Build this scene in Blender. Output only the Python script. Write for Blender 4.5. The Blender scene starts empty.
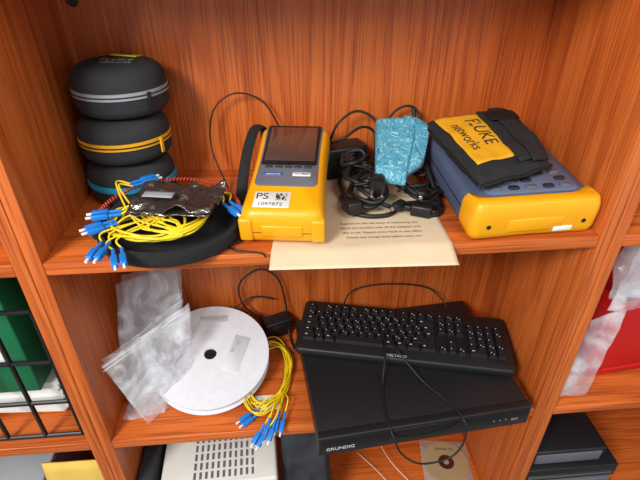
import bpy, bmesh, math, random
from mathutils import Vector, Matrix, noise
random.seed(7)
scene=bpy.context.scene
scene.view_settings.view_transform='Standard'
COL=scene.collection

# ------------------------------------------------------------ materials
def lin(c):
    return tuple(((x/255)/12.92 if x/255<=0.04045 else ((x/255+0.055)/1.055)**2.4) for x in c)+(1,)
def mat(name,rgb,rough=.5,metal=0,spec=.5,bump=0,bscale=200,var=0,vscale=20,alpha=1,coat=0):
    m=bpy.data.materials.new(name);m.use_nodes=True
    nt=m.node_tree;b=nt.nodes['Principled BSDF']
    b.inputs['Base Color'].default_value=lin(rgb)
    b.inputs['Roughness'].default_value=rough
    b.inputs['Metallic'].default_value=metal
    b.inputs['Specular IOR Level'].default_value=spec
    b.inputs['Alpha'].default_value=alpha
    b.inputs['Coat Weight'].default_value=coat
    tc=nt.nodes.new('ShaderNodeTexCoord')
    if bump:
        n=nt.nodes.new('ShaderNodeTexNoise');n.inputs['Scale'].default_value=bscale;n.inputs['Detail'].default_value=3
        bp=nt.nodes.new('ShaderNodeBump');bp.inputs['Strength'].default_value=bump;bp.inputs['Distance'].default_value=.002
        nt.links.new(tc.outputs['Object'],n.inputs['Vector']);nt.links.new(n.outputs['Fac'],bp.inputs['Height']);nt.links.new(bp.outputs['Normal'],b.inputs['Normal'])
    n2=nt.nodes.new('ShaderNodeTexNoise');n2.inputs['Scale'].default_value=vscale;n2.inputs['Detail'].default_value=4
    r=nt.nodes.new('ShaderNodeValToRGB');v=var if var else .05
    c=lin(rgb)
    r.color_ramp.elements[0].position=.3;r.color_ramp.elements[1].position=.7
    r.color_ramp.elements[0].color=tuple(x*(1-v) for x in c[:3])+(1,)
    r.color_ramp.elements[1].color=tuple(min(1,x*(1+v)) for x in c[:3])+(1,)
    nt.links.new(tc.outputs['Object'],n2.inputs['Vector']);nt.links.new(n2.outputs['Fac'],r.inputs['Fac']);nt.links.new(r.outputs['Color'],b.inputs['Base Color'])
    return m
def wood(name,axis,light=(208,112,50),dark=(164,72,26),mid=(194,97,40),rings=13,seed=0.0,rough=.38,scale=5.5,along=.5,soft=.4):
    m=bpy.data.materials.new(name);m.use_nodes=True
    nt=m.node_tree;b=nt.nodes['Principled BSDF'];L=nt.links.new
    def nd(t): return nt.nodes.new(t)
    tc=nd('ShaderNodeTexCoord')
    def mp(s,off=0):
        q=nd('ShaderNodeMapping');q.inputs['Scale'].default_value=s;q.inputs['Location'].default_value=(seed+off,seed*1.7,seed*.6);L(tc.outputs['Object'],q.inputs['Vector']);return q
    def st(a,bb):
        return tuple(bb if i==axis else a for i in range(3))
    m1=mp(st(scale,along));n1=nd('ShaderNodeTexNoise');n1.inputs['Scale'].default_value=1.0;n1.inputs['Detail'].default_value=1.0;n1.inputs['Roughness'].default_value=.4;n1.inputs['Distortion'].default_value=.1;L(m1.outputs[0],n1.inputs['Vector'])
    mul=nd('ShaderNodeMath');mul.operation='MULTIPLY';mul.inputs[1].default_value=rings;L(n1.outputs['Fac'],mul.inputs[0])
    m2=mp(st(160,5),3);n2=nd('ShaderNodeTexNoise');n2.inputs['Scale'].default_value=1;n2.inputs['Detail'].default_value=2;L(m2.outputs[0],n2.inputs['Vector'])
    jm=nd('ShaderNodeMath');jm.operation='MULTIPLY_ADD';jm.inputs[1].default_value=.6;L(n2.outputs['Fac'],jm.inputs[0]);L(mul.outputs[0],jm.inputs[2])
    fr=nd('ShaderNodeMath');fr.operation='FRACT';L(jm.outputs[0],fr.inputs[0])
    cr=nd('ShaderNodeValToRGB');e=cr.color_ramp.elements
    e[0].position=0;e[0].color=lin(light);e[1].position=1;e[1].color=lin(light)
    x=cr.color_ramp.elements.new(.5);x.color=lin(mid)
    x=cr.color_ramp.elements.new(.8);x.color=lin(dark)
    L(fr.outputs[0],cr.inputs['Fac'])
    m3=mp(st(380,7),9);n3=nd('ShaderNodeTexNoise');n3.inputs['Scale'].default_value=1;n3.inputs['Detail'].default_value=1;L(m3.outputs[0],n3.inputs['Vector'])
    pr=nd('ShaderNodeValToRGB');pr.color_ramp.elements[0].position=.34;pr.color_ramp.elements[0].color=(.52,.44,.40,1);pr.color_ramp.elements[1].position=.5;pr.color_ramp.elements[1].color=(1,1,1,1);L(n3.outputs['Fac'],pr.inputs['Fac'])
    mx=nd('ShaderNodeMix');mx.data_type='RGBA';mx.blend_type='MULTIPLY';mx.inputs['Factor'].default_value=.75
    mx2=nd('ShaderNodeMix');mx2.data_type='RGBA';mx2.inputs['Factor'].default_value=soft;mx2.inputs['B'].default_value=lin(mid)
    L(cr.outputs['Color'],mx2.inputs['A']);L(mx2.outputs['Result'],mx.inputs['A']);L(pr.outputs['Color'],mx.inputs['B'])
    L(mx.outputs['Result'],b.inputs['Base Color'])
    b.inputs['Roughness'].default_value=rough
    b.inputs['Specular IOR Level'].default_value=.4
    return m
W_BACK=wood('wood_veneer_back',2,seed=3.6,rings=20,scale=4.4,along=.42)
W_SIDE=wood('wood_veneer_side',2,seed=5.1,rings=12,along=.4)
W_SHELF=wood('wood_veneer_shelf',0,light=(212,110,48),seed=8.7,rings=9,rough=.3,along=.6)
BLK=mat('black_plastic',(20,20,23),.45)
BLKR=mat('black_rubber',(15,15,17),.55)
BLKM=mat('black_matte_metal',(22,23,27),.42,bump=.1,bscale=900)
EVA=mat('dark_grey_fabric_shell',(40,42,46),.85,bump=.5,bscale=1500,var=.25,vscale=300)
NYL=mat('black_nylon',(24,25,28),.8,bump=.6,bscale=900,var=.3,vscale=150)
YEL=mat('yellow_plastic',(236,162,10),.38)
YELF=mat('yellow_fabric',(224,162,16),.7,bump=.3,bscale=900)
YCAB=mat('yellow_fibre_jacket',(230,200,30),.4)
BLUE=mat('blue_connector_plastic',(28,120,205),.4)
WHT=mat('white_plastic',(225,225,222),.5)
SLATE=mat('slate_blue_plastic',(76,86,112),.5,bump=.2,bscale=1500)
GREY=mat('grey_panel',(98,98,108),.5)
DGREY=mat('dark_grey_key',(34,36,44),.5)
SCRN=mat('lcd_glass',(78,62,54),.12,coat=.5)
SILV=mat('silver_zip',(150,152,158),.5)
TEAL=mat('teal_zip',(25,150,185),.6)
PAPER=mat('beige_paper',(212,190,158),.8,bump=.3,bscale=60,var=.06,vscale=12)
WPAPER=mat('white_paper',(228,228,224),.8)
INK=mat('dark_ink',(50,42,38),.8)
FAINT=mat('faint_print',(120,102,84),.8)
CARD=mat('white_card_spool',(216,216,223),.65,bump=.35,bscale=700,var=.04,vscale=60)
TAPE=mat('adhesive_tape',(208,211,216),.22)
RED=mat('red_plastic',(200,22,26),.4)
GRN=mat('green_plastic',(12,105,66),.5)
REDC=mat('red_orange_cord',(175,60,40),.6)
CREAM=mat('cream_plastic',(214,212,205),.5)
YELL2=mat('sticker_yellow',(225,215,40),.6)
DARKG=mat('dark_grey_fabric',(42,44,50),.85,bump=.5,bscale=500,var=.25,vscale=30)
WALLP=mat('wall_plaster',(215,210,200),.9)
FLOORM=mat('floor_vinyl',(120,112,104),.6,var=.15)
KEYM=mat('keycap_black',(22,22,25),.5)
LEG=mat('key_legend',(205,205,205),.6)
METAL=mat('metal',(190,190,195),.25,metal=1)
BADGE=mat('badge_blue',(40,90,150),.5)
SEAM=mat('seam_dark_yellow_plastic',(150,95,10),.6)  # darker yellow than the shell, for the tester's seam line

def plastic_film(name,base=(225,230,235),a0=.12,a1=.75,scale=14,metal=0,rough=.18,lo=.45,hi=.72):
    m=bpy.data.materials.new(name);m.use_nodes=True
    nt=m.node_tree;b=nt.nodes['Principled BSDF'];L=nt.links.new
    b.inputs['Base Color'].default_value=lin(base);b.inputs['Roughness'].default_value=rough;b.inputs['Specular IOR Level'].default_value=.8;b.inputs['Metallic'].default_value=metal
    tc=nt.nodes.new('ShaderNodeTexCoord');n=nt.nodes.new('ShaderNodeTexNoise');n.inputs['Scale'].default_value=scale;n.inputs['Detail'].default_value=4;n.inputs['Distortion'].default_value=1.5
    L(tc.outputs['Object'],n.inputs['Vector'])
    r=nt.nodes.new('ShaderNodeValToRGB');r.color_ramp.elements[0].position=lo;r.color_ramp.elements[1].position=hi
    r.color_ramp.elements[0].color=(a0,a0,a0,1);r.color_ramp.elements[1].color=(a1,a1,a1,1)
    L(n.outputs['Fac'],r.inputs['Fac']);L(r.outputs['Color'],b.inputs['Alpha'])
    bp=nt.nodes.new('ShaderNodeBump');bp.inputs['Strength'].default_value=.6;bp.inputs['Distance'].default_value=.01;L(n.outputs['Fac'],bp.inputs['Height']);L(bp.outputs['Normal'],b.inputs['Normal'])
    return m
FILM=plastic_film('clear_polythene',(240,243,248),.14,.66)
FILMD=plastic_film('clear_polythene_thick',(232,238,245),.14,.55,9)
FILM2=plastic_film('antistatic_film',(130,122,116),.80,.98,30,metal=.85,rough=.2)
SLEEVE=plastic_film('sleeve_film',(200,195,185),.3,.6)

def patterned(name):
    m=bpy.data.materials.new(name);m.use_nodes=True
    nt=m.node_tree;b=nt.nodes['Principled BSDF'];L=nt.links.new
    tc=nt.nodes.new('ShaderNodeTexCoord')
    n=nt.nodes.new('ShaderNodeTexNoise');n.inputs['Scale'].default_value=34;n.inputs['Detail'].default_value=1;n.inputs['Distortion'].default_value=3
    L(tc.outputs['Object'],n.inputs['Vector'])
    r=nt.nodes.new('ShaderNodeValToRGB');e=r.color_ramp.elements
    A=(80,152,176)
    e[0].position=.38;e[0].color=lin(A);e[1].position=.66;e[1].color=lin(A)
    for p,c in ((.455,A),(.478,(30,84,118)),(.50,A),(.555,(100,170,192)),(.578,(184,212,220)),(.60,A)):
        x=r.color_ramp.elements.new(p);x.color=lin(c)
    L(n.outputs['Fac'],r.inputs['Fac']);L(r.outputs['Color'],b.inputs['Base Color'])
    b.inputs['Roughness'].default_value=.8;b.inputs['Specular IOR Level'].default_value=.25
    n3=nt.nodes.new('ShaderNodeTexNoise');n3.inputs['Scale'].default_value=900
    bp=nt.nodes.new('ShaderNodeBump');bp.inputs['Strength'].default_value=.4;bp.inputs['Distance'].default_value=.001
    L(tc.outputs['Object'],n3.inputs['Vector']);L(n3.outputs['Fac'],bp.inputs['Height']);L(bp.outputs['Normal'],b.inputs['Normal'])
    return m
CLOTH=patterned('blue_patterned_cloth')
def vcd():
    m=bpy.data.materials.new('optical_disc');m.use_nodes=True
    b=m.node_tree.nodes['Principled BSDF'];b.inputs['Base Color'].default_value=lin((205,185,140));b.inputs['Metallic'].default_value=.5;b.inputs['Roughness'].default_value=.3
    return m
CDM=vcd()

# ------------------------------------------------------------ geometry helpers
def mk(name,verts,faces,m,parent=None,smooth=False,angle=40):
    me=bpy.data.meshes.new(name);me.from_pydata([tuple(v) for v in verts],[],faces);me.update()
    bm=bmesh.new();bm.from_mesh(me);bmesh.ops.recalc_face_normals(bm,faces=bm.faces);bm.to_mesh(me);bm.free()
    return fin(name,me,m,parent,smooth,angle)
def fin(name,me,m,parent,smooth=False,angle=40):
    if m is not None:
        for q in (m if isinstance(m,(list,tuple)) else [m]): me.materials.append(q)
    if smooth:
        me.shade_smooth()
        try: me.set_sharp_from_angle(angle=math.radians(angle))
        except Exception: pass
    o=bpy.data.objects.new(name,me);COL.objects.link(o)
    if parent is not None:o.parent=parent
    return o
def empty(name,loc=(0,0,0),rot=(0,0,0),parent=None):
    o=bpy.data.objects.new(name,None);COL.objects.link(o);o.empty_display_size=.03
    o.location=loc;o.rotation_euler=tuple(math.radians(a) for a in rot)
    if parent is not None:o.parent=parent
    return o
def box(name,x0,x1,y0,y1,z0,z1,m,parent=None,r=0,seg=2):
    bm=bmesh.new();bmesh.ops.create_cube(bm,size=1)
    for v in bm.verts: v.co=Vector(((x0+x1)/2+v.co.x*(x1-x0),(y0+y1)/2+v.co.y*(y1-y0),(z0+z1)/2+v.co.z*(z1-z0)))
    if r>0: bmesh.ops.bevel(bm,geom=bm.edges[:],offset=r,segments=seg,profile=.5,affect='EDGES')
    me=bpy.data.meshes.new(name);bm.to_mesh(me);bm.free()
    return fin(name,me,m,parent,r>0,50)
def rrect(w,d,rc,n=6,cx=0,cy=0,rb=None):
    pts=[]
    for (sx,sy,a0) in ((1,1,0),(-1,1,90),(-1,-1,180),(1,-1,270)):
        q=rc if (rb is None or sy<0) else rb
        for i in range(n+1):
            a=math.radians(a0+90*i/n)
            pts.append((cx+sx*(w/2-q)+q*math.cos(a),cy+sy*(d/2-q)+q*math.sin(a)))
    return pts
def loft(name,outline,prof,m,parent=None,center=None,smooth=True,angle=45,warp=None):
    xs=[p[0] for p in outline];ys=[p[1] for p in outline]
    cx=(min(xs)+max(xs))/2;cy=(min(ys)+max(ys))/2;w=(max(xs)-min(xs))/2;d=(max(ys)-min(ys))/2
    V=[];Fc=[];n=len(outline)
    for (z,ins) in prof:
        for (x,y) in outline:
            p=Vector((cx+(x-cx)*(1-ins/w),cy+(y-cy)*(1-ins/d),z))
            if warp:p=warp(p)
            V.append(p)
    for k in range(len(prof)-1):
        for i in range(n):
            j=(i+1)%n;Fc.append((k*n+i,k*n+j,(k+1)*n+j,(k+1)*n+i))
    Fc.append(tuple(range(n-1,-1,-1)));Fc.append(tuple((len(prof)-1)*n+i for i in range(n)))
    return mk(name,V,Fc,m,parent,smooth,angle)
def plate(name,w,d,rc,cx,cy,z0,z1,m,parent=None,bev=.0008):
    return loft(name,rrect(w,d,rc,5,cx,cy),[(z0,0),(z1-bev,0),(z1,bev)],m,parent)
def lathe(name,prof,m,parent=None,seg=64,sx=1,sy=1,closed=True,angle=40):
    V=[];Fc=[];n=len(prof)
    for i in range(seg):
        a=2*math.pi*i/seg
        for (r,z) in prof:V.append((r*math.cos(a)*sx,r*math.sin(a)*sy,z))
    for i in range(seg):
        j=(i+1)%seg
        for k in range(n if closed else n-1):
            l=(k+1)%n;Fc.append((i*n+k,j*n+k,j*n+l,i*n+l))
    return mk(name,V,Fc,m,parent,True,angle)
def cr(pts,closed=False,sub=8):
    P=[Vector(p) for p in pts];n=len(P);out=[]
    rng=n if closed else n-1
    for i in range(rng):
        if closed:a,b,c,d=P[(i-1)%n],P[i],P[(i+1)%n],P[(i+2)%n]
        else:a,b,c,d=P[max(i-1,0)],P[i],P[i+1],P[min(i+2,n-1)]
        for s in range(sub):
            t=s/sub
            out.append(.5*((2*b)+(c-a)*t+(2*a-5*b+4*c-d)*t*t+(3*b-a-3*c+d)*t**3))
    if not closed: out.append(P[-1])
    return out
def tubegeo(pts,r,closed=False,sub=8,res=8,flat=1):
    P=cr(pts,closed,sub);n=len(P);V=[];Fc=[]
    up=None
    for i,p in enumerate(P):
        t=(P[(i+1)%n]-P[i-1]) if closed else (P[min(i+1,n-1)]-P[max(i-1,0)])
        if t.length<1e-9:t=Vector((1,0,0))
        t.normalize()
        if up is None:
            up=Vector((0,0,1)) if abs(t.z)<.9 else Vector((1,0,0))
        up=(up-t*up.dot(t))
        if up.length<1e-6: up=t.orthogonal()
        up.normalize();s=t.cross(up)
        for k in range(res):
            a=2*math.pi*k/res;V.append(p+(up*math.cos(a)*flat+s*math.sin(a))*r)
    for i in range(n if closed else n-1):
        j=(i+1)%n
        for k in range(res):
            l=(k+1)%res;Fc.append((i*res+k,i*res+l,j*res+l,j*res+k))
    if not closed:
        Fc.append(tuple(range(res)));Fc.append(tuple((n-1)*res+k for k in range(res-1,-1,-1)))
    return V,Fc
def tubes(name,lst,r,m,parent=None,closed=False,sub=8,res=8,flat=1):
    V=[];Fc=[]
    for pts in lst:
        v,f=tubegeo(pts,r,closed,sub,res,flat);o=len(V);V+=v;Fc+=[tuple(i+o for i in q) for q in f]
    return mk(name,V,Fc,m,parent,True,60)
def text(name,s,size,loc,rot,m,parent=None,ext=.0001,sx=1,align='CENTER'):
    c=bpy.data.curves.new(name,'FONT');c.body=s;c.size=size;c.align_x=align;c.align_y='CENTER';c.extrude=ext
    t=bpy.data.objects.new(name,c);COL.objects.link(t);bpy.context.view_layer.update()
    me=bpy.data.meshes.new_from_object(t.evaluated_get(bpy.context.evaluated_depsgraph_get()))
    bpy.data.objects.remove(t)
    o=fin(name,me,m,parent);o.location=loc;o.rotation_euler=tuple(math.radians(a) for a in rot);o.scale=(sx,1,1);return o
def sheet(name,q,nx,ny,m,parent=None,amp=0,freq=8,thick=.0008,fn=None,seed=0):
    A,B,C_,D=[Vector(p) for p in q];nrm=(B-A).cross(D-A).normalized();V=[];Fc=[]
    for j in range(ny+1):
        for i in range(nx+1):
            u=i/nx;v=j/ny;p=(A*(1-u)+B*u)*(1-v)+(D*(1-u)+C_*u)*v
            h=noise.noise(p*freq+Vector((seed,seed,seed)))*amp+noise.noise(p*freq*3+Vector((seed,0,seed)))*amp*.4
            p=p+nrm*h
            if fn:p=fn(u,v,p)
            V.append(p)
    for j in range(ny):
        for i in range(nx):
            a=j*(nx+1)+i;Fc.append((a,a+1,a+nx+2,a+nx+1))
    o=mk(name,V,Fc,m,parent,True,70)
    if thick:
        md=o.modifiers.new('thick','SOLIDIFY');md.thickness=thick;md.offset=0
    return o
def pillow(name,q,h,m,parent=None,nx=24,ny=24,ex=.5,amp=.002,freq=25,seed=0,clampz=None,ridge=.6):
    A,B,C_,D=[Vector(p) for p in q];nrm=(B-A).cross(D-A).normalized();V=[];Fc=[]
    for side in (1,-1):
        for j in range(ny+1):
            for i in range(nx+1):
                u=i/nx;v=j/ny;p=(A*(1-u)+B*u)*(1-v)+(D*(1-u)+C_*u)*v
                e=max(0,(4*u*(1-u))*(4*v*(1-v)))**ex if 0<i<nx and 0<j<ny else 0
                k=min(1,e*1.6)
                sh=noise.noise(p*freq*.6+Vector((seed,seed,5)))*amp
                rd=1-abs(noise.noise(p*freq*1.1+Vector((seed,3,side))))*2
                p=p+nrm*(side*h/2*k+sh+rd*amp*ridge*k*side)
                if clampz is not None:p.z=max(p.z,clampz)
                V.append(p)
    N=(nx+1)*(ny+1)
    for j in range(ny):
        for i in range(nx):
            a=j*(nx+1)+i;Fc.append((a,a+1,a+nx+2,a+nx+1));Fc.append((N+a,N+a+nx+1,N+a+nx+2,N+a+1))
    me=bpy.data.meshes.new(name);me.from_pydata([tuple(v) for v in V],[],Fc)
    bm=bmesh.new();bm.from_mesh(me);bmesh.ops.remove_doubles(bm,verts=bm.verts,dist=1e-5);bmesh.ops.recalc_face_normals(bm,faces=bm.faces);bm.to_mesh(me);bm.free()
    return fin(name,me,m,parent,True,60)

# ------------------------------------------------------------ room + bookcase
S0,S1,S2,S3=0.43,0.0,-0.408,-0.816
T=.021
FLOOR=-1.25
box('floor',-2.5,2.5,-2.6,.34,FLOOR-.05,FLOOR,FLOORM)
box('wall_back',-2.5,2.5,.335,.40,FLOOR,1.5,WALLP)
bc=empty('wooden_bookcase')
box('back_panel',-1.28,1.28,.295,.31,-1.2,.9,W_BACK,bc)
for i,x in enumerate((-1.27,-.431,-.452,.41,.431,1.25)):
    box('side_panel_%d'%i,x+.0006,x+.0204,0,.295,-1.24,.9,W_SIDE,bc,r=.0012)
for k,(a,b) in enumerate(((-1.2496,-.452),(-.4104,.41),(.4516,1.25))):
    for i,z in enumerate((S0,S1,S2,S3,.86,-1.18)):
        box('shelf_%d_%d'%(k,i),a,b,.001,.295,z-T,z,W_SHELF,bc,r=.0012)
o=lathe('hole_dark_disc',[(.0001,0),(.009,0),(.009,.0015),(.0001,.0015)],BLK,bc,24);o.location=(-.386,.2945,.299);o.rotation_euler=(math.radians(90),0,0)  # flat black disc on the back panel, its colour standing for a hole's darkness

# ------------------------------------------------------------ round zip cases
def zip_case(z,zipm,name,tx=False,cx=-.33,cy=.216,rot=0,H=.073):
    e=empty(name,(cx,cy,z),(0,0,rot))
    prof=[]
    for i in range(0,9):
        a=math.radians(-90+80*i/8);prof.append((.054+.018*math.cos(a),.018+.018*math.sin(a)))
    prof+=[(.0725,H/2-.009),(.0705,H/2-.008),(.0705,H/2+.003),(.0725,H/2+.004)]
    for i in range(1,11):
        a=math.radians(90*i/10);prof.append((.046+.0265*math.cos(a)**.9 if i<10 else .046,H/2+.006+(H/2-.009)*math.sin(a)))
    prof+=[(.03,H-.0015)]
    lathe('shell',prof,EVA,e,72,1,.94,closed=False)
    lathe('cap_bottom',[(.0001,0.0002),(.054,0.0002)],EVA,e,48,1,.94,closed=False)
    lathe('cap_top',[(.03,H-.0015),(.0001,H-.001)],EVA,e,48,1,.94,closed=False)
    zc=H/2-.0025
    lathe('zip_band',[(.0705,zc-.0055),(.0738,zc-.0048),(.0738,zc+.0048),(.0705,zc+.0055)],zipm,e,72,1,.94)
    lathe('zip_teeth',[(.0733,zc-.0010),(.0746,zc-.0010),(.0746,zc+.0010),(.0733,zc+.0010)],BLK if zipm is YELF else (TEAL if zipm is TEAL else EVA),e,72,1,.94)
    a=math.radians(-38)
    pu=box('zip_pull',-.003,.003,-.0015,.0015,-.020,.004,zipm if zipm is YELF else BLK,e,r=.0008)
    pu.location=(.0755*math.cos(a),.0755*.94*math.sin(a),zc)
    pu.rotation_euler=(0,0,a+math.pi/2)
    if tx:
        text('logo_top','FLUKE',.019,(.004,-.002,H-.0002),(0,0,-4),SILV,e);text('logo_bottom','networks',.013,(.008,-.018,H-.0004),(0,0,-4),SILV,e)
        st=box('sticker',-.024,.024,-.008,.008,-.0008,.0008,YELL2,e);st.location=(.006,.032,H-.0008);st.rotation_euler=(math.radians(-6),0,math.radians(-14))
        text('sticker_text','97072',.010,(.006,.032,H+.0006),(-6,0,-14),INK,e)
    return e
zip_case(0.0005,TEAL,'round_zip_case',cx=-.329)
zip_case(.074,YELF,'round_zip_case',cx=-.326,cy=.216,rot=8)
zip_case(.1475,SILV,'round_zip_case',tx=True,cx=-.319,cy=.222,rot=-6,H=.078)

# ------------------------------------------------------------ open round case + fibre cords
oc=empty('open_round_case',(-.240,.056,0.0006))
lathe('tray',[(.0005,0),(.085,0),(.097,.004),(.101,.014),(.100,.026),(.092,.027),(.089,.014),(.083,.006),(.0005,.005)],NYL,oc,72,1.04,.88)
rimp=[(.105*math.cos(a),.089*math.sin(a),.029+.014*max(0,math.sin(a))) for a in [math.radians(t) for t in range(5,200,12)]]
tubes('back_lip',[[(x*.98,y*.98,z-.006) for x,y,z in rimp]],.007,NYL,oc)
hel=[]
for i in range(361):
    t=i/360;a=math.radians(8+t*175);k=i*1.0
    hel.append((.105*math.cos(a)+.0024*math.cos(k)*math.cos(a),.090*math.sin(a)+.0024*math.cos(k)*math.sin(a),.037+.017*max(0,math.sin(a))+.0024*math.sin(k)))
tubes('coiled_cord',[hel],.0013,REDC,oc,sub=1,res=5)

def connector(parent,loc,yaw,pitch=0,duplex=True):
    e=empty('connector',loc,(0,-pitch,yaw),parent)
    for s in ((-.0055,.0055) if duplex else (0,)):
        box('housing',0,.022,s-.0042,s+.0042,-.004,.004,BLUE,e,r=.0008)
        box('ferrule',.022,.030,s-.0016,s+.0016,-.0016,.0016,WHT,e,r=.0004)
        v,f=tubegeo([(-.018,s,0),(-.008,s,0),(.001,s,0)],.0026,False,2,8);mk('boot',v,f,BLUE,e,True)
    return e
fc=empty('yellow_fibre_patch_cord',(-.240,.052,.032))
loops=[]
for k in range(7):
    a0=random.uniform(-.2,.2);pts=[]
    R1=.060+random.uniform(-.010,.010);cx=-.012+random.uniform(-.006,.006);cy=-.010+random.uniform(-.006,.006)
    for i in range(10):
        a=2*math.pi*i/10+a0
        pts.append((cx+R1*math.cos(a)*1.08,cy+R1*.80*math.sin(a),.002+random.uniform(-.002,.012)))
    loops.append(pts)
tubes('coil',loops,.0017,YCAB,fc,closed=True)
C1=[((-.084,-.028,.012),212),((-.080,-.008,.020),190),((-.076,-.076,.004),262),((-.050,-.088,.0),288),((-.048,.074,.030),35),((.096,.000,.018),-55)]
tails=[]
for (p,yw) in C1:
    connector(fc,p,yw)
    d=Vector((math.cos(math.radians(yw)),math.sin(math.radians(yw)),0))
    for s in (-.0055,.0055):
        o=Vector((-d.y,d.x,0))*s
        st=Vector(p)-d*.018+o
        tails.append([st,st-d*.02+Vector((0,0,.006)),Vector((random.uniform(-.04,.02),random.uniform(-.035,.01),.012)),Vector((.03,-.045+random.uniform(-.01,.01),.008))])
tubes('tails',tails,.0015,YCAB,fc)
ab=empty('antistatic_bag')
sheet('film_top',[(-.290,.026,.068),(-.170,.006,.064),(-.152,.080,.072),(-.272,.104,.076)],30,22,FILM2,ab,amp=.016,freq=34,seed=3)
sheet('film_bottom',[(-.288,.026,.063),(-.173,.006,.059),(-.155,.080,.067),(-.272,.102,.071)],22,16,FILM2,ab,amp=.006,freq=25,seed=9)
sheet('bag_label',[(-.268,.042,.0780),(-.225,.034,.0780),(-.222,.050,.0795),(-.265,.058,.0795)],6,3,SILV,ab,amp=.002,thick=.0003)

# ------------------------------------------------------------ paper sheet under tester
ps=empty('paper_sheet')
def droop(u,v,p):
    y=p.y
    z=.0012+.0004*u+.0012*abs(noise.noise(Vector((p.x*14,p.y*14,4))))
    if y<0.002:
        z=.0014-(0.002-y)*.30
    return Vector((p.x,y,z))
sheet('sheet',[(-.094,-.030,0),(.178,-.038,0),(.183,.235,0),(-.06,.285,0)],40,50,PAPER,ps,fn=droop,thick=.0004)
lines=['Regulations for the issue of measuring sets','Hand the kit back with all the adapters and','the cords. Report every fault to the office','Check the charge level before each use']
for i,l in enumerate(lines):
    text('print_%d'%i,l,.0072,(.080,.066-.0135*i,.0030),(0,0,-2),FAINT,ps,ext=.00003)

# ------------------------------------------------------------ yellow handheld cable tester
ct=empty('cable_tester',(-.073,.016,.0045),(9.5,0,-8))
L_=.250
def tw(p):
    t=p.y/L_
    k=1-.055*math.sin(math.pi*min(1,max(0,t)))-.01*t
    return Vector((p.x*k,p.y,p.z))
def ringout(w,l,rc,cy,n=6,rb=None):
    pts=rrect(w,l,rc,n,0,cy,rb);out=[]
    for i,p in enumerate(pts):
        q=pts[(i+1)%len(pts)];out.append(p)
        d=math.hypot(q[0]-p[0],q[1]-p[1])
        if d>.03:
            for k in range(1,10):out.append((p[0]+(q[0]-p[0])*k/10,p[1]+(q[1]-p[1])*k/10))
    return out
loft('shell',ringout(.124,L_,.018,L_/2),[(0,.008),(.004,.003),(.010,.001),(.022,0),(.034,0),(.046,.0015),(.053,.005),(.057,.011)],YEL,ct,warp=tw,angle=70)
loft('seam',ringout(.1245,L_+.0006,.018,L_/2),[(.0205,0),(.0225,0)],SEAM,ct,warp=tw)
loft('bezel',ringout(.100,.178,.010,.154),[(.055,0),(.0580,0),(.0588,.001)],GREY,ct,warp=tw)
loft('screen_frame',ringout(.094,.122,.004,.180),[(.058,0),(.0597,0),(.0602,.001)],BLK,ct,warp=tw)
plate('screen',.080,.104,.002,0,.182,.0598,.0606,SCRN,ct,.0003)
for i,x in enumerate((-.033,-.016,0,.016,.033)):
    plate('button_%d'%i,.012,.005,.002,x*.93,.1135,.0585,.0606,DGREY,ct)
plate('badge_blue',.030,.008,.001,-.022,.094,.0585,.0595,BADGE,ct)
text('badge_text','networks',.006,(-.022,.094,.0596),(0,0,0),WHT,ct)
plate('badge_white',.028,.010,.001,.022,.095,.0585,.0595,WHT,ct)
text('badge_text2','*VV 7800*',.0058,(.022,.095,.0596),(0,0,0),INK,ct)
plate('asset_label',.052,.036,.0005,-.016,.032,.0570,.0576,WPAPER,ct,.0001)
text('label_letters','PS',.020,(-.031,.039,.0577),(0,0,0),INK,ct,sx=1.0)
text('label_number','1097872',.0105,(-.018,.021,.0577),(0,0,0),INK,ct)
qv=[];qf=[]
for i in range(9):
    for j in range(9):
        if random.random()<.55 or (i in(0,8) and j in (0,8)):
            x=-.011+i*.0018;y=.0305+j*.0018;n=len(qv);qv+=[(x,y,.0578),(x+.0018,y,.0578),(x+.0018,y+.0018,.0578),(x,y+.0018,.0578)];qf.append((n,n+1,n+2,n+3))
mk('qr_code',qv,qf,INK,ct)
for s in (-1,1):
    box('corner_bumper',s*.052-.010,s*.052+.010,-.003,.012,.006,.046,YEL,ct,r=.004,seg=3)
box('end_port_cover',-.03,.03,-.0022,.004,.015,.035,YEL,ct,r=.002)
tl=empty('test_lead')
tubes('strap',[[(-.136,.085,.010),(-.136,.12,.035),(-.128,.18,.072),(-.114,.235,.100),(-.100,.272,.09),(-.098,.278,.05)]],.009,NYL,tl,flat=.35)
tubes('thin_wire',[[(-.150,.12,.004),(-.165,.20,.004),(-.195,.262,.06),(-.185,.268,.125),(-.146,.272,.154),(-.10,.275,.140),(-.072,.275,.095),(-.04,.282,.02)],
 [(-.135,.03,.0055),(-.150,.02,.0045),(-.145,.008,.004),(-.13,.003,.004),(-.105,-.004,.004),(-.098,-.012,.002)]],.0015,BLKR,tl)

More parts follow.
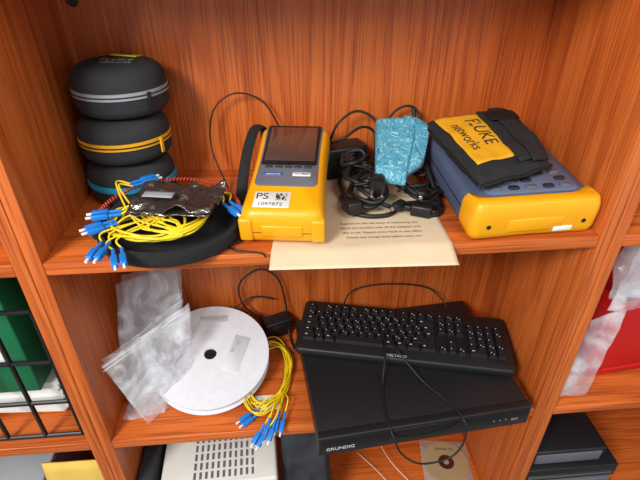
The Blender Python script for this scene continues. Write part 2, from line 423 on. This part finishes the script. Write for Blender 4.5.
# ------------------------------------------------------------ power cords pile
pc=empty('power_cord')
def knot(cx,cy,z,r1,r2,turns,ph=0,jit=.006):
    pts=[];n=int(turns*9)
    for i in range(n):
        a=ph+2*math.pi*i/9
        pts.append((cx+(r1+random.uniform(-jit,jit))*math.cos(a)+i*.0006,cy+(r2+random.uniform(-jit,jit))*math.sin(a),z+random.uniform(0,.012)+i*.0006))
    return pts
tubes('cord_runs',[
 [(.035,.215,.012),(.03,.17,.02),(.04,.13,.012),(.07,.115,.018),(.10,.14,.028),(.09,.19,.03),(.06,.21,.03),(.05,.17,.03),(.065,.12,.03),(.10,.10,.014),(.14,.10,.008)],
 [(.06,.25,.05),(.045,.20,.035),(.05,.15,.035),(.08,.13,.035),(.11,.15,.038),(.10,.2,.04),(.07,.22,.04)],
 [(.03,.15,.008),(.035,.11,.006),(.06,.085,.006),(.10,.085,.006),(.13,.11,.01),(.17,.12,.012),(.185,.16,.03),(.16,.2,.05)],
 [(.14,.10,.01),(.16,.08,.006),(.185,.085,.006),(.186,.12,.02),(.18,.17,.05),(.178,.23,.07),(.175,.27,.12)],
 knot(.068,.135,.012,.030,.042,2.4,.5),
 knot(.062,.165,.03,.024,.036,1.8,2.0),
 knot(.055,.205,.045,.022,.026,1.6,1.0),
],.0038,BLKR,pc)
pl=empty('plug',(.084,.108,.044),(8,12,-105),pc)
loft('plug_body',rrect(.034,.026,.008,5),[(-.024,.008),(-.018,.002),(.0,.0),(.005,.001)],BLK,pl).rotation_euler=(0,math.radians(90),0)
for s in (-.008,.008):
    v,f=tubegeo([(.004,s,0),(.023,s,0)],.0024,False,2,8);mk('pin',v,f,METAL,pl,True)
c7=empty('socket_end',(.140,.092,.012),(0,0,-25),pc)
box('socket_body',-.002,.032,-.011,.011,-.009,.010,BLK,c7,r=.003)
box('strain_relief',-.018,0,-.005,.005,-.005,.005,BLK,c7,r=.002)
c8=empty('socket_end',(.036,.112,.016),(0,-10,-75),pc)
box('socket_body',-.002,.034,-.012,.012,-.010,.010,BLK,c8,r=.003)
box('strain_relief',-.02,0,-.005,.005,-.005,.005,BLK,c8,r=.002)
pa=empty('power_adapter',(.050,.258,.004),(0,0,15))
box('brick',-.045,.035,-.025,.022,0,.058,BLK,pa,r=.005,seg=3)
box('brick_rib',-.037,.027,-.026,-.0245,.02,.035,BLKR,pa,r=.0005)
v,f=tubegeo([(-.04,0,.016),(-.052,-.005,.016)],.005,False,2,8);mk('strain',v,f,BLKR,pa,True)
ac=empty('adapter_cable')
tubes('cable',[
 [(.02,.24,.07),(.04,.22,.085),(.075,.235,.10),(.10,.24,.085),(.09,.2,.05),(.05,.16,.035)],
 [(.02,.26,.06),(.035,.255,.10),(.07,.262,.12),(.105,.255,.10),(.10,.22,.05)],
 [(.115,.27,.02),(.13,.268,.10),(.16,.268,.125),(.185,.262,.110),(.188,.22,.06),(.186,.15,.03),(.175,.11,.028),(.15,.105,.03),(.13,.13,.04)],
 [(.04,.19,.05),(.07,.17,.052),(.085,.145,.05),(.07,.125,.045),(.05,.13,.04)],
 knot(.160,.135,.010,.028,.028,2.2,1.0),
 knot(.150,.160,.022,.030,.034,1.6,3.0),
 knot(.168,.205,.030,.020,.040,1.8,.2),
 [(.12,.12,.03),(.16,.13,.035),(.19,.12,.015),(.19,.095,.008),(.17,.092,.02)]],.0024,BLKR,ac)
for p,yw in (((.185,.098,.016),200),((.160,.115,.034),250),((.125,.098,.02),220),((.055,.19,.055),120)):
    j=empty('jack',p,(0,0,yw),ac)
    box('jack_body',0,.024,-.006,.006,-.005,.006,BLK,j,r=.0018)
    box('jack_tip',.024,.032,-.003,.003,-.003,.003,METAL,j,r=.0008)
bb=empty('blue_patterned_cloth')
pillow('cloth_body',[(.080,.120,.054),(.128,.106,.046),(.176,.236,.112),(.102,.250,.106)],.024,CLOTH,bb,nx=34,ny=34,amp=.005,freq=30,seed=2,ex=.35,ridge=.4)
pillow('cloth_fold',[(.120,.114,.050),(.166,.152,.056),(.196,.230,.102),(.150,.240,.118)],.020,CLOTH,bb,nx=34,ny=34,amp=.005,freq=32,seed=8,ex=.35,ridge=.4)

# ------------------------------------------------------------ slate/yellow analyser with soft case
an=empty('network_analyser',(.303,.012,.002),(6,0,3))
La=.262;Wa=.200
loft('lower_shell',ringout(Wa-.004,La-.006,.02,La/2),[(0,.006),(.004,.002),(.012,0),(.030,0)],SLATE,an)
loft('upper_shell',ringout(Wa-.004,La-.014,.02,La/2+.006),[(.030,0),(.046,0),(.054,.003),(.058,.010)],SLATE,an)
loft('body_seam',ringout(Wa-.0035,La-.006,.02,La/2),[(.029,0),(.031,0)],BLK,an)
def fw(p):
    q=abs(p.x)/(Wa/2)
    return Vector((p.x,p.y+(.020*max(0,(q-.55)/.45) if p.y>.018 else 0)-.003*q*(p.y<.01),p.z+(.004*q**3 if p.z>.03 else 0)))
loft('yellow_end',ringout(Wa+.001,.028,.014,.010,rb=.003),[(.001,.006),(.005,.002),(.014,0),(.040,0),(.049,.0015),(.056,.004),(.060,.007)],YEL,an,warp=fw,angle=70)
plate('keypad_recess',.150,.150,.012,.004,.103,.057,.0605,mat('slate_light',(96,106,132),.5),an,.001)
for r_ in range(6):
    for c_ in range(5):
        if (r_+c_)%5==4 and r_>0:continue
        plate('key_%d_%d'%(r_,c_),.017,.010,.004,-.052+c_*.028,.040+r_*.019,.060,.0634,DGREY if (r_+c_)%2 else GREY,an)
for s in (-1,1):
    o=lathe('end_screw',[(.0001,-.001),(.0035,-.001),(.0035,.0012),(.0001,.0012)],BLK,an,16);o.location=(s*.075,-.006,.026);o.rotation_euler=(math.radians(90),0,0)
box('end_recess',-.045,.045,-.0062,.0,.012,.036,YEL,an,r=.003)
box('end_label',.030,.060,-.0070,-.003,.010,.018,WPAPER,an,r=.0006)

sc=empty('soft_zip_case')
Q=[Vector((.212,.020,.084)),Vector((.348,.076,.085)),Vector((.344,.240,.112)),Vector((.184,.228,.106))]
NQ=(Q[1]-Q[0]).cross(Q[3]-Q[0]).normalized()
def bulge(u,v):
    return min(1,max(0,(4*u*(1-u))*(4*v*(1-v)))**.35*1.6)
def onq(u,v,h):
    A,B,C_,D=Q
    return (A*(1-u)+B*u)*(1-v)+(D*(1-u)+C_*u)*v+NQ*h
def wr_(p): return noise.noise(p*22+Vector((0,0,1)))*.005+noise.noise(p*55)*.0015
def surf(u,v,h):
    return onq(u,v,.014*bulge(u,v)+wr_(onq(u,v,0))+h)
V=[];Fc=[];nx=ny=30
for side in (1,-1):
    for j in range(ny+1):
        for i in range(nx+1):
            u=i/nx;v=j/ny;p=onq(u,v,0);k=bulge(u,v) if 0<i<nx and 0<j<ny else 0
            V.append(onq(u,v,side*.014*k+wr_(p)))
N=(nx+1)*(ny+1)
for j in range(ny):
    for i in range(nx):
        a=j*(nx+1)+i;Fc.append((a,a+1,a+nx+2,a+nx+1));Fc.append((N+a,N+a+nx+1,N+a+nx+2,N+a+1))
mk('case_body',V,Fc,NYL,sc,True,70)
def patch(name,u0,u1,v0,v1,h,m,nx=14,ny=20,th=.001,rag=0):
    V=[];Fc=[]
    for j in range(ny+1):
        for i in range(nx+1):
            u=u0+(u1-u0)*i/nx;v=v0+(v1-v0)*j/ny
            V.append(surf(u,v,h+rag*noise.noise(onq(u,v,0)*30+Vector((7,0,0)))))
    for j in range(ny):
        for i in range(nx):
            a=j*(nx+1)+i;Fc.append((a,a+1,a+nx+2,a+nx+1))
    o=mk(name,V,Fc,m,sc,True,70);md=o.modifiers.new('t','SOLIDIFY');md.thickness=th;md.offset=0;return o
patch('yellow_panel',.08,.57,.16,.95,.0014,YELF)
patch('flap',.55,.97,.06,.93,.004,NYL,th=.004,rag=.003)
patch('strap_band',.70,.88,.02,.97,.008,NYL,th=.003,rag=.002)
patch('strap_tab',.60,.94,.70,.86,.0105,BLKR,th=.002,rag=.002)
tubes('piping',[[onq(u,.0,wr_(onq(u,0,0))) for u in (0.02,.2,.4,.6,.8,.98)],[onq(0,v,wr_(onq(0,v,0))) for v in (.02,.25,.5,.75,.98)]],.0028,BLKR,sc)
Xq=(Q[0]-Q[3]).length;Yq=(Q[1]-Q[0]).length
def logo(name,s,size,u,v):
    o=text(name,s,size,(0,0,0),(0,0,0),INK,sc)
    for vt in o.data.vertices:
        vt.co=surf(u+vt.co.y/Yq,v-vt.co.x/Xq,.0026+vt.co.z)
logo('case_logo','FLUKE',.034,.42,.60);logo('case_logo2','networks',.025,.22,.56)

# ------------------------------------------------------------ lower shelf : recorder, keyboard
dv=empty('video_recorder',(.160,.106,S2+.0005),(0,0,5.0))
Wd,Dd=.402,.305
box('chassis',-Wd/2,Wd/2,-Dd/2+.012,Dd/2,.008,.055,BLKM,dv,r=.0012)
box('front_bezel',-Wd/2-.001,Wd/2+.001,-Dd/2-.004,-Dd/2+.013,.007,.056,BLK,dv,r=.002,seg=3)
box('front_gloss_strip',-Wd/2+.004,Wd/2-.004,-Dd/2-.0050,-Dd/2-.003,.012,.048,mat('gloss_black',(14,14,17),.12),dv,r=.0004)
text('brand_text','GRUNDIG',.0115,(-Wd/2+.012,-Dd/2-.0053,.024),(90,0,0),LEG,dv,align='LEFT')
LED=mat('led',(90,120,160),.4)
for i in range(3):
    o=lathe('led_%d'%i,[(.0001,0),(.0015,0),(.0015,.001),(.0001,.001)],LED,dv,12);o.location=(.13+i*.012,-Dd/2-.005,.03);o.rotation_euler=(math.radians(90),0,0)
box('usb_port',.165,.179,-Dd/2-.0055,-Dd/2-.004,.024,.030,GREY,dv,r=.0004)
for sx in (-1,1):
    for sy in (-1,1):
        lathe('foot',[(.0001,0),(.012,0),(.013,.009),(.0001,.009)],BLKR,dv,20).location=(sx*.17,sy*.10+.01,0)

kb=empty('computer_keyboard',(.172,.159,S2+.0580),(.6,0,-13.3))
Wk,Dk=.446,.154
loft('case',rrect(Wk,Dk,.012,6),[(0,.003),(.003,.0005),(.012,0),(.017,.001),(.0185,.003)],KEYM,kb)
U=.0186;x0=-Wk/2+.0125;yt=Dk/2-.020
V=[];Fc=[];LV=[];LF=[]
def key(x,y,w,h=1):
    a=x0+x*U+.0011;b=x0+(x+w)*U-.0011;t=yt-y*U*.96-.0010;bt=yt-(y+h)*U*.96+.0012
    n=len(V);z0,z1=.0180,.0255;s=.0021
    V.extend([(a,bt,z0),(b,bt,z0),(b,t,z0),(a,t,z0),(a+s,bt+s,z1),(b-s,bt+s,z1),(b-s,t-s*.6,z1+.0008),(a+s,t-s*.6,z1+.0008)])
    Fc.extend([(n,n+1,n+5,n+4),(n+1,n+2,n+6,n+5),(n+2,n+3,n+7,n+6),(n+3,n,n+4,n+7),(n+4,n+5,n+6,n+7)])
    if w<5:
        lx=a+.0045;ly=t-.0050;lw=.0016+random.random()*.0008+ (.003 if w>1.2 else 0)
        for (dx,dy) in ((0,0),)+(((.0048,-.004),) if random.random()<.35 and w<1.1 else ()):
            m_=len(LV);z=z1+.0009
            LV.extend([(lx+dx,ly+dy-.0022,z),(lx+dx+lw,ly+dy-.0022,z),(lx+dx+lw,ly+dy,z),(lx+dx,ly+dy,z)]);LF.append((m_,m_+1,m_+2,m_+3))
yy=-.25
key(0,yy,1)
for g,s in enumerate((2,6.5,11)):
    for i in range(4):key(s+i,yy,1)
for i in range(3):key(15.25+i,yy,1)
for i in range(13):key(i,1,1)
key(13,1,2)
key(0,2,1.5)
for i in range(12):key(1.5+i,2,1)
key(13.5,2,1.5)
key(0,3,1.75)
for i in range(12):key(1.75+i,3,1)
key(13.75,3,1.25)
key(0,4,1.25)
for i in range(11):key(1.25+i,4,1)
key(12.25,4,2.75)
for x,w in ((0,1.5),(1.5,1),(2.5,1.25),(3.75,5.5),(9.25,1.25),(10.5,1.25),(11.75,1.5),(13.25,1.75)):key(x,5,w)
for r_ in (1,2):
    for i in range(3):key(15.25+i,r_,1)
key(16.25,4,1)
for i in range(3):key(15.25+i,5,1)
for r_ in (1,2,3,4):
    for i in range(3):key(18.5+i,r_,1)
key(18.5,5,2);key(20.5,5,1)
key(21.5,1,1);key(21.5,2,1,2);key(21.5,4,1,2)
mk('keys',V,Fc,KEYM,kb);mk('key_legends',LV,LF,LEG,kb)
text('brand_text','DELTACO',.009,(-.012,-Dk/2+.0085,.0187),(0,0,0),LEG,kb)
kc=empty('keyboard_cable')
tubes('cable',[[(.128,.16,-.3215),(.124,.12,-.319),(.116,.078,-.322),(.106,.04,-.345),(.100,0,-.3505),(.100,-.045,-.351),(.106,-.070,-.362),(.120,-.078,-.395),(.150,-.080,-.425),(.185,-.078,-.432),(.222,-.074,-.420),(.240,-.066,-.385),(.238,-.052,-.352),(.222,-.01,-.3505),(.19,.035,-.3495),(.16,.075,-.330),(.145,.10,-.319),(.140,.14,-.320)]],.0018,BLKR,kc)
tubes('rear_cable',[[(.05,.24,-.335),(.08,.282,-.31),(.16,.288,-.30),(.26,.284,-.315),(.30,.25,-.345)]],.0018,BLKR,kc)

# ------------------------------------------------------------ lower shelf : spool, cords, bags
sp=empty('cable_reel',(-.236,.152,-.360),(13,3,-5))
R_=.121
lathe('reel',[(.013,-.012),(.060,-.012),(R_,-.012),(R_,-.0095),(R_-.006,-.009),(R_-.006,.009),(R_,.0095),(R_,.012),(.060,.0125),(.013,.0125)],CARD,sp,96,angle=30)
lathe('hub_hole',[(.0001,-.011),(.0129,-.011),(.0129,.009),(.0001,.009)],BLK,sp,32)
tp=plate('tape_strip',.034,.085,.001,.052,.015,.0121,.0129,TAPE,sp,.0001);tp.rotation_euler=(0,0,math.radians(-12))
tp=plate('tape_strip_small',.06,.018,.001,.005,.085,.0121,.0129,TAPE,sp,.0001);tp.rotation_euler=(0,0,math.radians(8))
text('pencil_note','SM 150',.011,(.050,.02,.0131),(0,0,62),SILV,sp)

yc=empty('yellow_fibre_pigtail')
ll=[]
for k in range(8):
    cx=-.118+random.uniform(-.006,.006);cy=.130+random.uniform(-.01,.01);rx=.046+random.uniform(-.006,.006);ry=.088+random.uniform(-.012,.01);pts=[]
    for i in range(10):
        a=2*math.pi*i/10+.3*k
        pts.append((cx+rx*math.cos(a)+.012*math.sin(a),cy+ry*math.sin(a),S2+.006+random.uniform(0,.014)))
    ll.append(pts)
tubes('coil',ll,.0016,YCAB,yc,closed=True)
tails=[]
for (p,yw,pt_) in (((-.115,-.006,S2+.014),250,-20),((-.130,-.014,S2+.010),235,-20),((-.095,.010,S2+.012),255,-15),((-.152,.026,S2+.010),215,-5)):
    connector(yc,p,yw,pt_)
    d=Vector((math.cos(math.radians(yw)),math.sin(math.radians(yw)),-.2))
    for s in (-.0055,.0055):
        o=Vector((-d.y,d.x,0))*s;st=Vector(p)-d*.018+o
        tails.append([st,st-d*.025+Vector((0,0,.004)),Vector((-.085,.08,S2+.012)),Vector((-.082,.14,S2+.012))])
tubes('tails',tails,.0015,YCAB,yc)
wt=empty('white_tag');box('tag',-.145,-.095,.045,.080,S2+.0008,S2+.003,WPAPER,wt,r=.0005)
ad=empty('small_power_adapter',(-.10,.262,S2+.001),(0,0,20))
box('brick',-.03,.035,-.018,.018,0,.045,BLK,ad,r=.005,seg=3)
box('plug_plate',-.012,.012,-.02,-.016,.01,.035,BLKR,ad,r=.001)
bc2=empty('black_lead')
tubes('lead',[[(-.12,.27,S2+.03),(-.17,.275,-.33),(-.175,.28,-.27),(-.13,.283,-.235),(-.09,.28,-.26),(-.075,.275,-.33),(-.07,.25,S2+.01),(-.06,.20,S2+.006)],[(-.2,.27,-.34),(-.15,.28,-.31),(-.10,.28,-.32)]],.002,BLKR,bc2)
pb=empty('plastic_zip_bag')
sheet('film_front',[(-.345,.026,S2+.006),(-.275,.100,S2+.010),(-.262,.165,-.222),(-.396,.030,-.238)],30,30,FILM,pb,amp=.010,freq=16,seed=1)
sheet('film_back',[(-.365,.045,S2+.006),(-.295,.13,S2+.010),(-.275,.180,-.222),(-.399,.045,-.238)],26,26,FILM,pb,amp=.010,freq=12,seed=5)
tubes('zip_line',[[(-.398,.034,-.248),(-.35,.080,-.242),(-.30,.127,-.238),(-.264,.163,-.234)],[(-.398,.034,-.257),(-.35,.080,-.251),(-.30,.127,-.247),(-.264,.163,-.243)]],.0011,WHT,pb)
pb2=empty('plastic_zip_bag')
sheet('film_front',[(-.395,.10,-.30),(-.29,.17,-.30),(-.28,.23,-.175),(-.385,.15,-.155)],22,22,FILM,pb2,amp=.012,freq=13,seed=11)
sheet('film_back',[(-.398,.13,-.32),(-.31,.21,-.33),(-.29,.265,-.185),(-.388,.19,-.165)],22,22,FILM,pb2,amp=.012,freq=13,seed=21)
sheet('film_base',[(-.398,.04,S2+.008),(-.32,.05,S2+.008),(-.31,.24,S2+.008),(-.398,.24,S2+.008)],22,22,FILM,pb2,amp=.006,freq=20,seed=23)

# ------------------------------------------------------------ bottom shelf
wb=empty('vented_equipment_box',(-.240,.145,S3+.0005),(0,0,2))
box('housing',-.125,.125,-.13,.125,.004,.215,CREAM,wb,r=.006,seg=3)
V=[];Fc=[]
for i in range(11):
    for j in range(5):
        x=-.055+i*.0125;y=-.115+j*.022;n=len(V);z=.2156
        V+=[(x,y,z),(x+.005,y,z),(x+.005,y+.016,z),(x,y+.016,z)];Fc.append((n,n+1,n+2,n+3))
o=mk('vent_slots',V,Fc,GREY,wb);md=o.modifiers.new('t','SOLIDIFY');md.thickness=.0006
for sx in(-1,1):
    for sy in (-1,1):box('foot',sx*.1-.01,sx*.1+.01,sy*.1-.01,sy*.1+.01,0,.005,BLKR,wb)
box('side_rib',-.1,.1,-.1312,-.1295,.18,.19,GREY,wb)
gb=empty('grey_cloth_bag')
pillow('bag',[(-.105,.05,S3+.004),(.02,.05,S3+.004),(.005,.12,S3+.265),(-.10,.12,S3+.275)],.06,DARKG,gb,amp=.012,freq=20,clampz=S3+.002)
db=empty('dark_folder')
box('cover',-.406,-.372,.02,.26,S3+.001,S3+.235,DARKG,db,r=.003)
box('pages',-.402,-.376,.018,.255,S3+.006,S3+.228,WPAPER,db)
cdp=empty('compact_disc_sleeve',(.335,.150,S3+.001),(0,0,-8))
plate('sleeve',.128,.128,.002,0,0,0,.001,SLEEVE,cdp,.0002)
lathe('disc',[(.0078,.0014),(.06,.0014),(.06,.0026),(.0078,.0026)],CDM,cdp,64)
lathe('disc_hub',[(.0078,.0024),(.021,.0024),(.021,.003),(.0078,.003)],METAL,cdp,48)
text('disc_label','DRIVER CD',.010,(0,.038,.0028),(0,0,0),INK,cdp)
ww=empty('thin_white_wire')
tubes('wire',[[(.10,.20,S3+.003),(.15,.12,S3+.02),(.19,.06,S3+.004),(.2,.02,S3+.004)],[(.16,.25,S3+.003),(.18,.15,S3+.03),(.24,.08,S3+.004)],[(.05,.12,S3+.003),(.12,.08,S3+.02),(.16,.10,S3+.004)]],.0008,WHT,ww)

# ------------------------------------------------------------ left bay
rk=empty('black_wire_rack')
wr=[]
for x in (-.80,-.465):
    wr+= [[(x,.02,S2+.006),(x,.02,-.10)],[(x,.24,S2+.006),(x,.24,-.10)],[(x,.02,S2+.006),(x,.24,S2+.006)],[(x,.02,-.10),(x,.24,-.10)],[(x,.02,-.25),(x,.24,-.25)]]
for z in (S2+.006,-.10,-.21,-.31):
    wr.append([(-.80,.02,z),(-.465,.02,z)])
for i in range(1,5):
    x=-.80+i*.067;wr.append([(x,.02,S2+.006),(x,.02,-.10)])
for i in range(1,7):
    y=.02+i*.032;wr.append([(-.465,y,S2+.006),(-.465,y,-.10)])
tubes('wires',wr,.0042,BLK,rk,sub=1,res=6)
gbn=empty('green_folder_box')
box('box_body',-.64,-.525,.05,.22,S2+.095,-.07,GRN,gbn,r=.003)
box('lid',-.642,-.523,.048,.222,-.085,-.065,GRN,gbn,r=.004)
box('label',-.62,-.56,.0475,.05,-.24,-.18,WPAPER,gbn)
pp=empty('paper_stack')
for i in range(14):
    o=box('sheet_%d'%i,-.10,.09,-.07,.07,0,.0055,WPAPER,pp);o.location=(-.60+.003*(i%5),.145-.003*(i%4),S2+.010+.0059*i)
    o.rotation_euler=(0,0,math.radians(-3+1.5*(i%4)))
ye=empty('yellow_envelope')
sheet('envelope',[(-.60,.02,S3+.003),(-.462,.02,S3+.003),(-.462,.06,S3+.27),(-.60,.06,S3+.27)],10,10,mat('manila',(215,180,85),.8),ye,amp=.004,thick=.004)
ge=empty('grey_storage_box')
box('box_body',-.80,-.615,.03,.24,S3+.001,S3+.20,mat('storage_grey',(110,115,120),.6),ge,r=.004)
box('box_lid',-.805,-.61,.025,.245,S3+.2,S3+.22,mat('storage_lid',(150,155,160),.6),ge,r=.004)
# ------------------------------------------------------------ right bay
rb=empty('red_storage_bin',(.622,.150,S2+.001),(0,0,6))
loft('bin',rrect(.17,.17,.015,5),[(0,.012),(.005,.009),(.205,.002),(.207,-.004),(.217,-.004),(.217,.002),(.05,.010),(.01,.014)],RED,rb)
box('rib',-.06,.06,-.088,-.082,.03,.035,RED,rb,r=.001)
cb=empty('clear_plastic_bag')
sheet('film_a',[(.465,.02,S2+.012),(.515,.012,S2+.02),(.528,.02,-.17),(.475,.03,-.20)],24,24,FILMD,cb,amp=.012,freq=14,seed=31)
sheet('film_b',[(.51,.05,-.17),(.62,.045,-.17),(.66,.06,-.05),(.53,.09,-.04)],24,24,FILMD,cb,amp=.02,freq=14,seed=37)
sheet('film_c',[(.50,.03,-.18),(.62,.025,-.18),(.68,.03,-.03),(.54,.06,-.03)],24,24,FILMD,cb,amp=.02,freq=17,seed=39)
wtu=empty('white_paper_roll',(.497,.105,S2+.001))
lathe('roll',[(.012,0),(.030,0),(.031,.12),(.012,.12)],WPAPER,wtu,40)
bs=empty('black_equipment_stack')
for i,(w,h) in enumerate(((.24,.05),(.22,.04),(.23,.045))):
    z=S3+.001+(0,.052,.094)[i]
    box('unit_%d'%i,.47,.47+w,.02+.004*i,.24,z,z+h-.002,BLKM if i%2==0 else GREY,bs,r=.002)
    box('trim_strip_%d'%i,.48,.46+w,.018+.004*i,.0215+.004*i,z+.012,z+.018,METAL,bs)
bx=empty('dark_device')
box('device_body',.48,.66,.04,.20,S3+.142,S3+.19,BLKM,bx,r=.004)
box('device_front',.49,.65,.0375,.041,S3+.150,S3+.182,GREY,bx,r=.001)

# ------------------------------------------------------------ light, world, camera
w=bpy.data.worlds.new('World');scene.world=w;w.use_nodes=True
bg=w.node_tree.nodes['Background'];bg.inputs[0].default_value=(.88,.94,1,1);bg.inputs[1].default_value=.66
def area(name,loc,tgt,size,e,col=(1,1,1)):
    l=bpy.data.lights.new(name,'AREA');l.energy=e;l.size=size;l.color=col
    o=bpy.data.objects.new(name,l);COL.objects.link(o);o.location=loc
    o.rotation_euler=(Vector(tgt)-Vector(loc)).to_track_quat('-Z','Y').to_euler();return o
area('window_light',(-1.3,-1.7,1.5),(0,.1,-.1),.7,80,(1,.98,.93))
area('ceiling_light',(.9,-1.4,1.9),(0,.1,0),.8,18,(1,.97,.92))

cam=bpy.data.cameras.new('camera');co=bpy.data.objects.new('camera',cam);COL.objects.link(co);scene.camera=co
cam.sensor_width=36;cam.lens=27;cam.clip_start=.02
co.location=(-.07,-.577,.395)
p=math.radians(33);y=math.radians(5)
Fw=Vector((math.sin(y)*math.cos(p),math.cos(y)*math.cos(p),-math.sin(p)))
co.rotation_euler=Fw.to_track_quat('-Z','Y').to_euler()
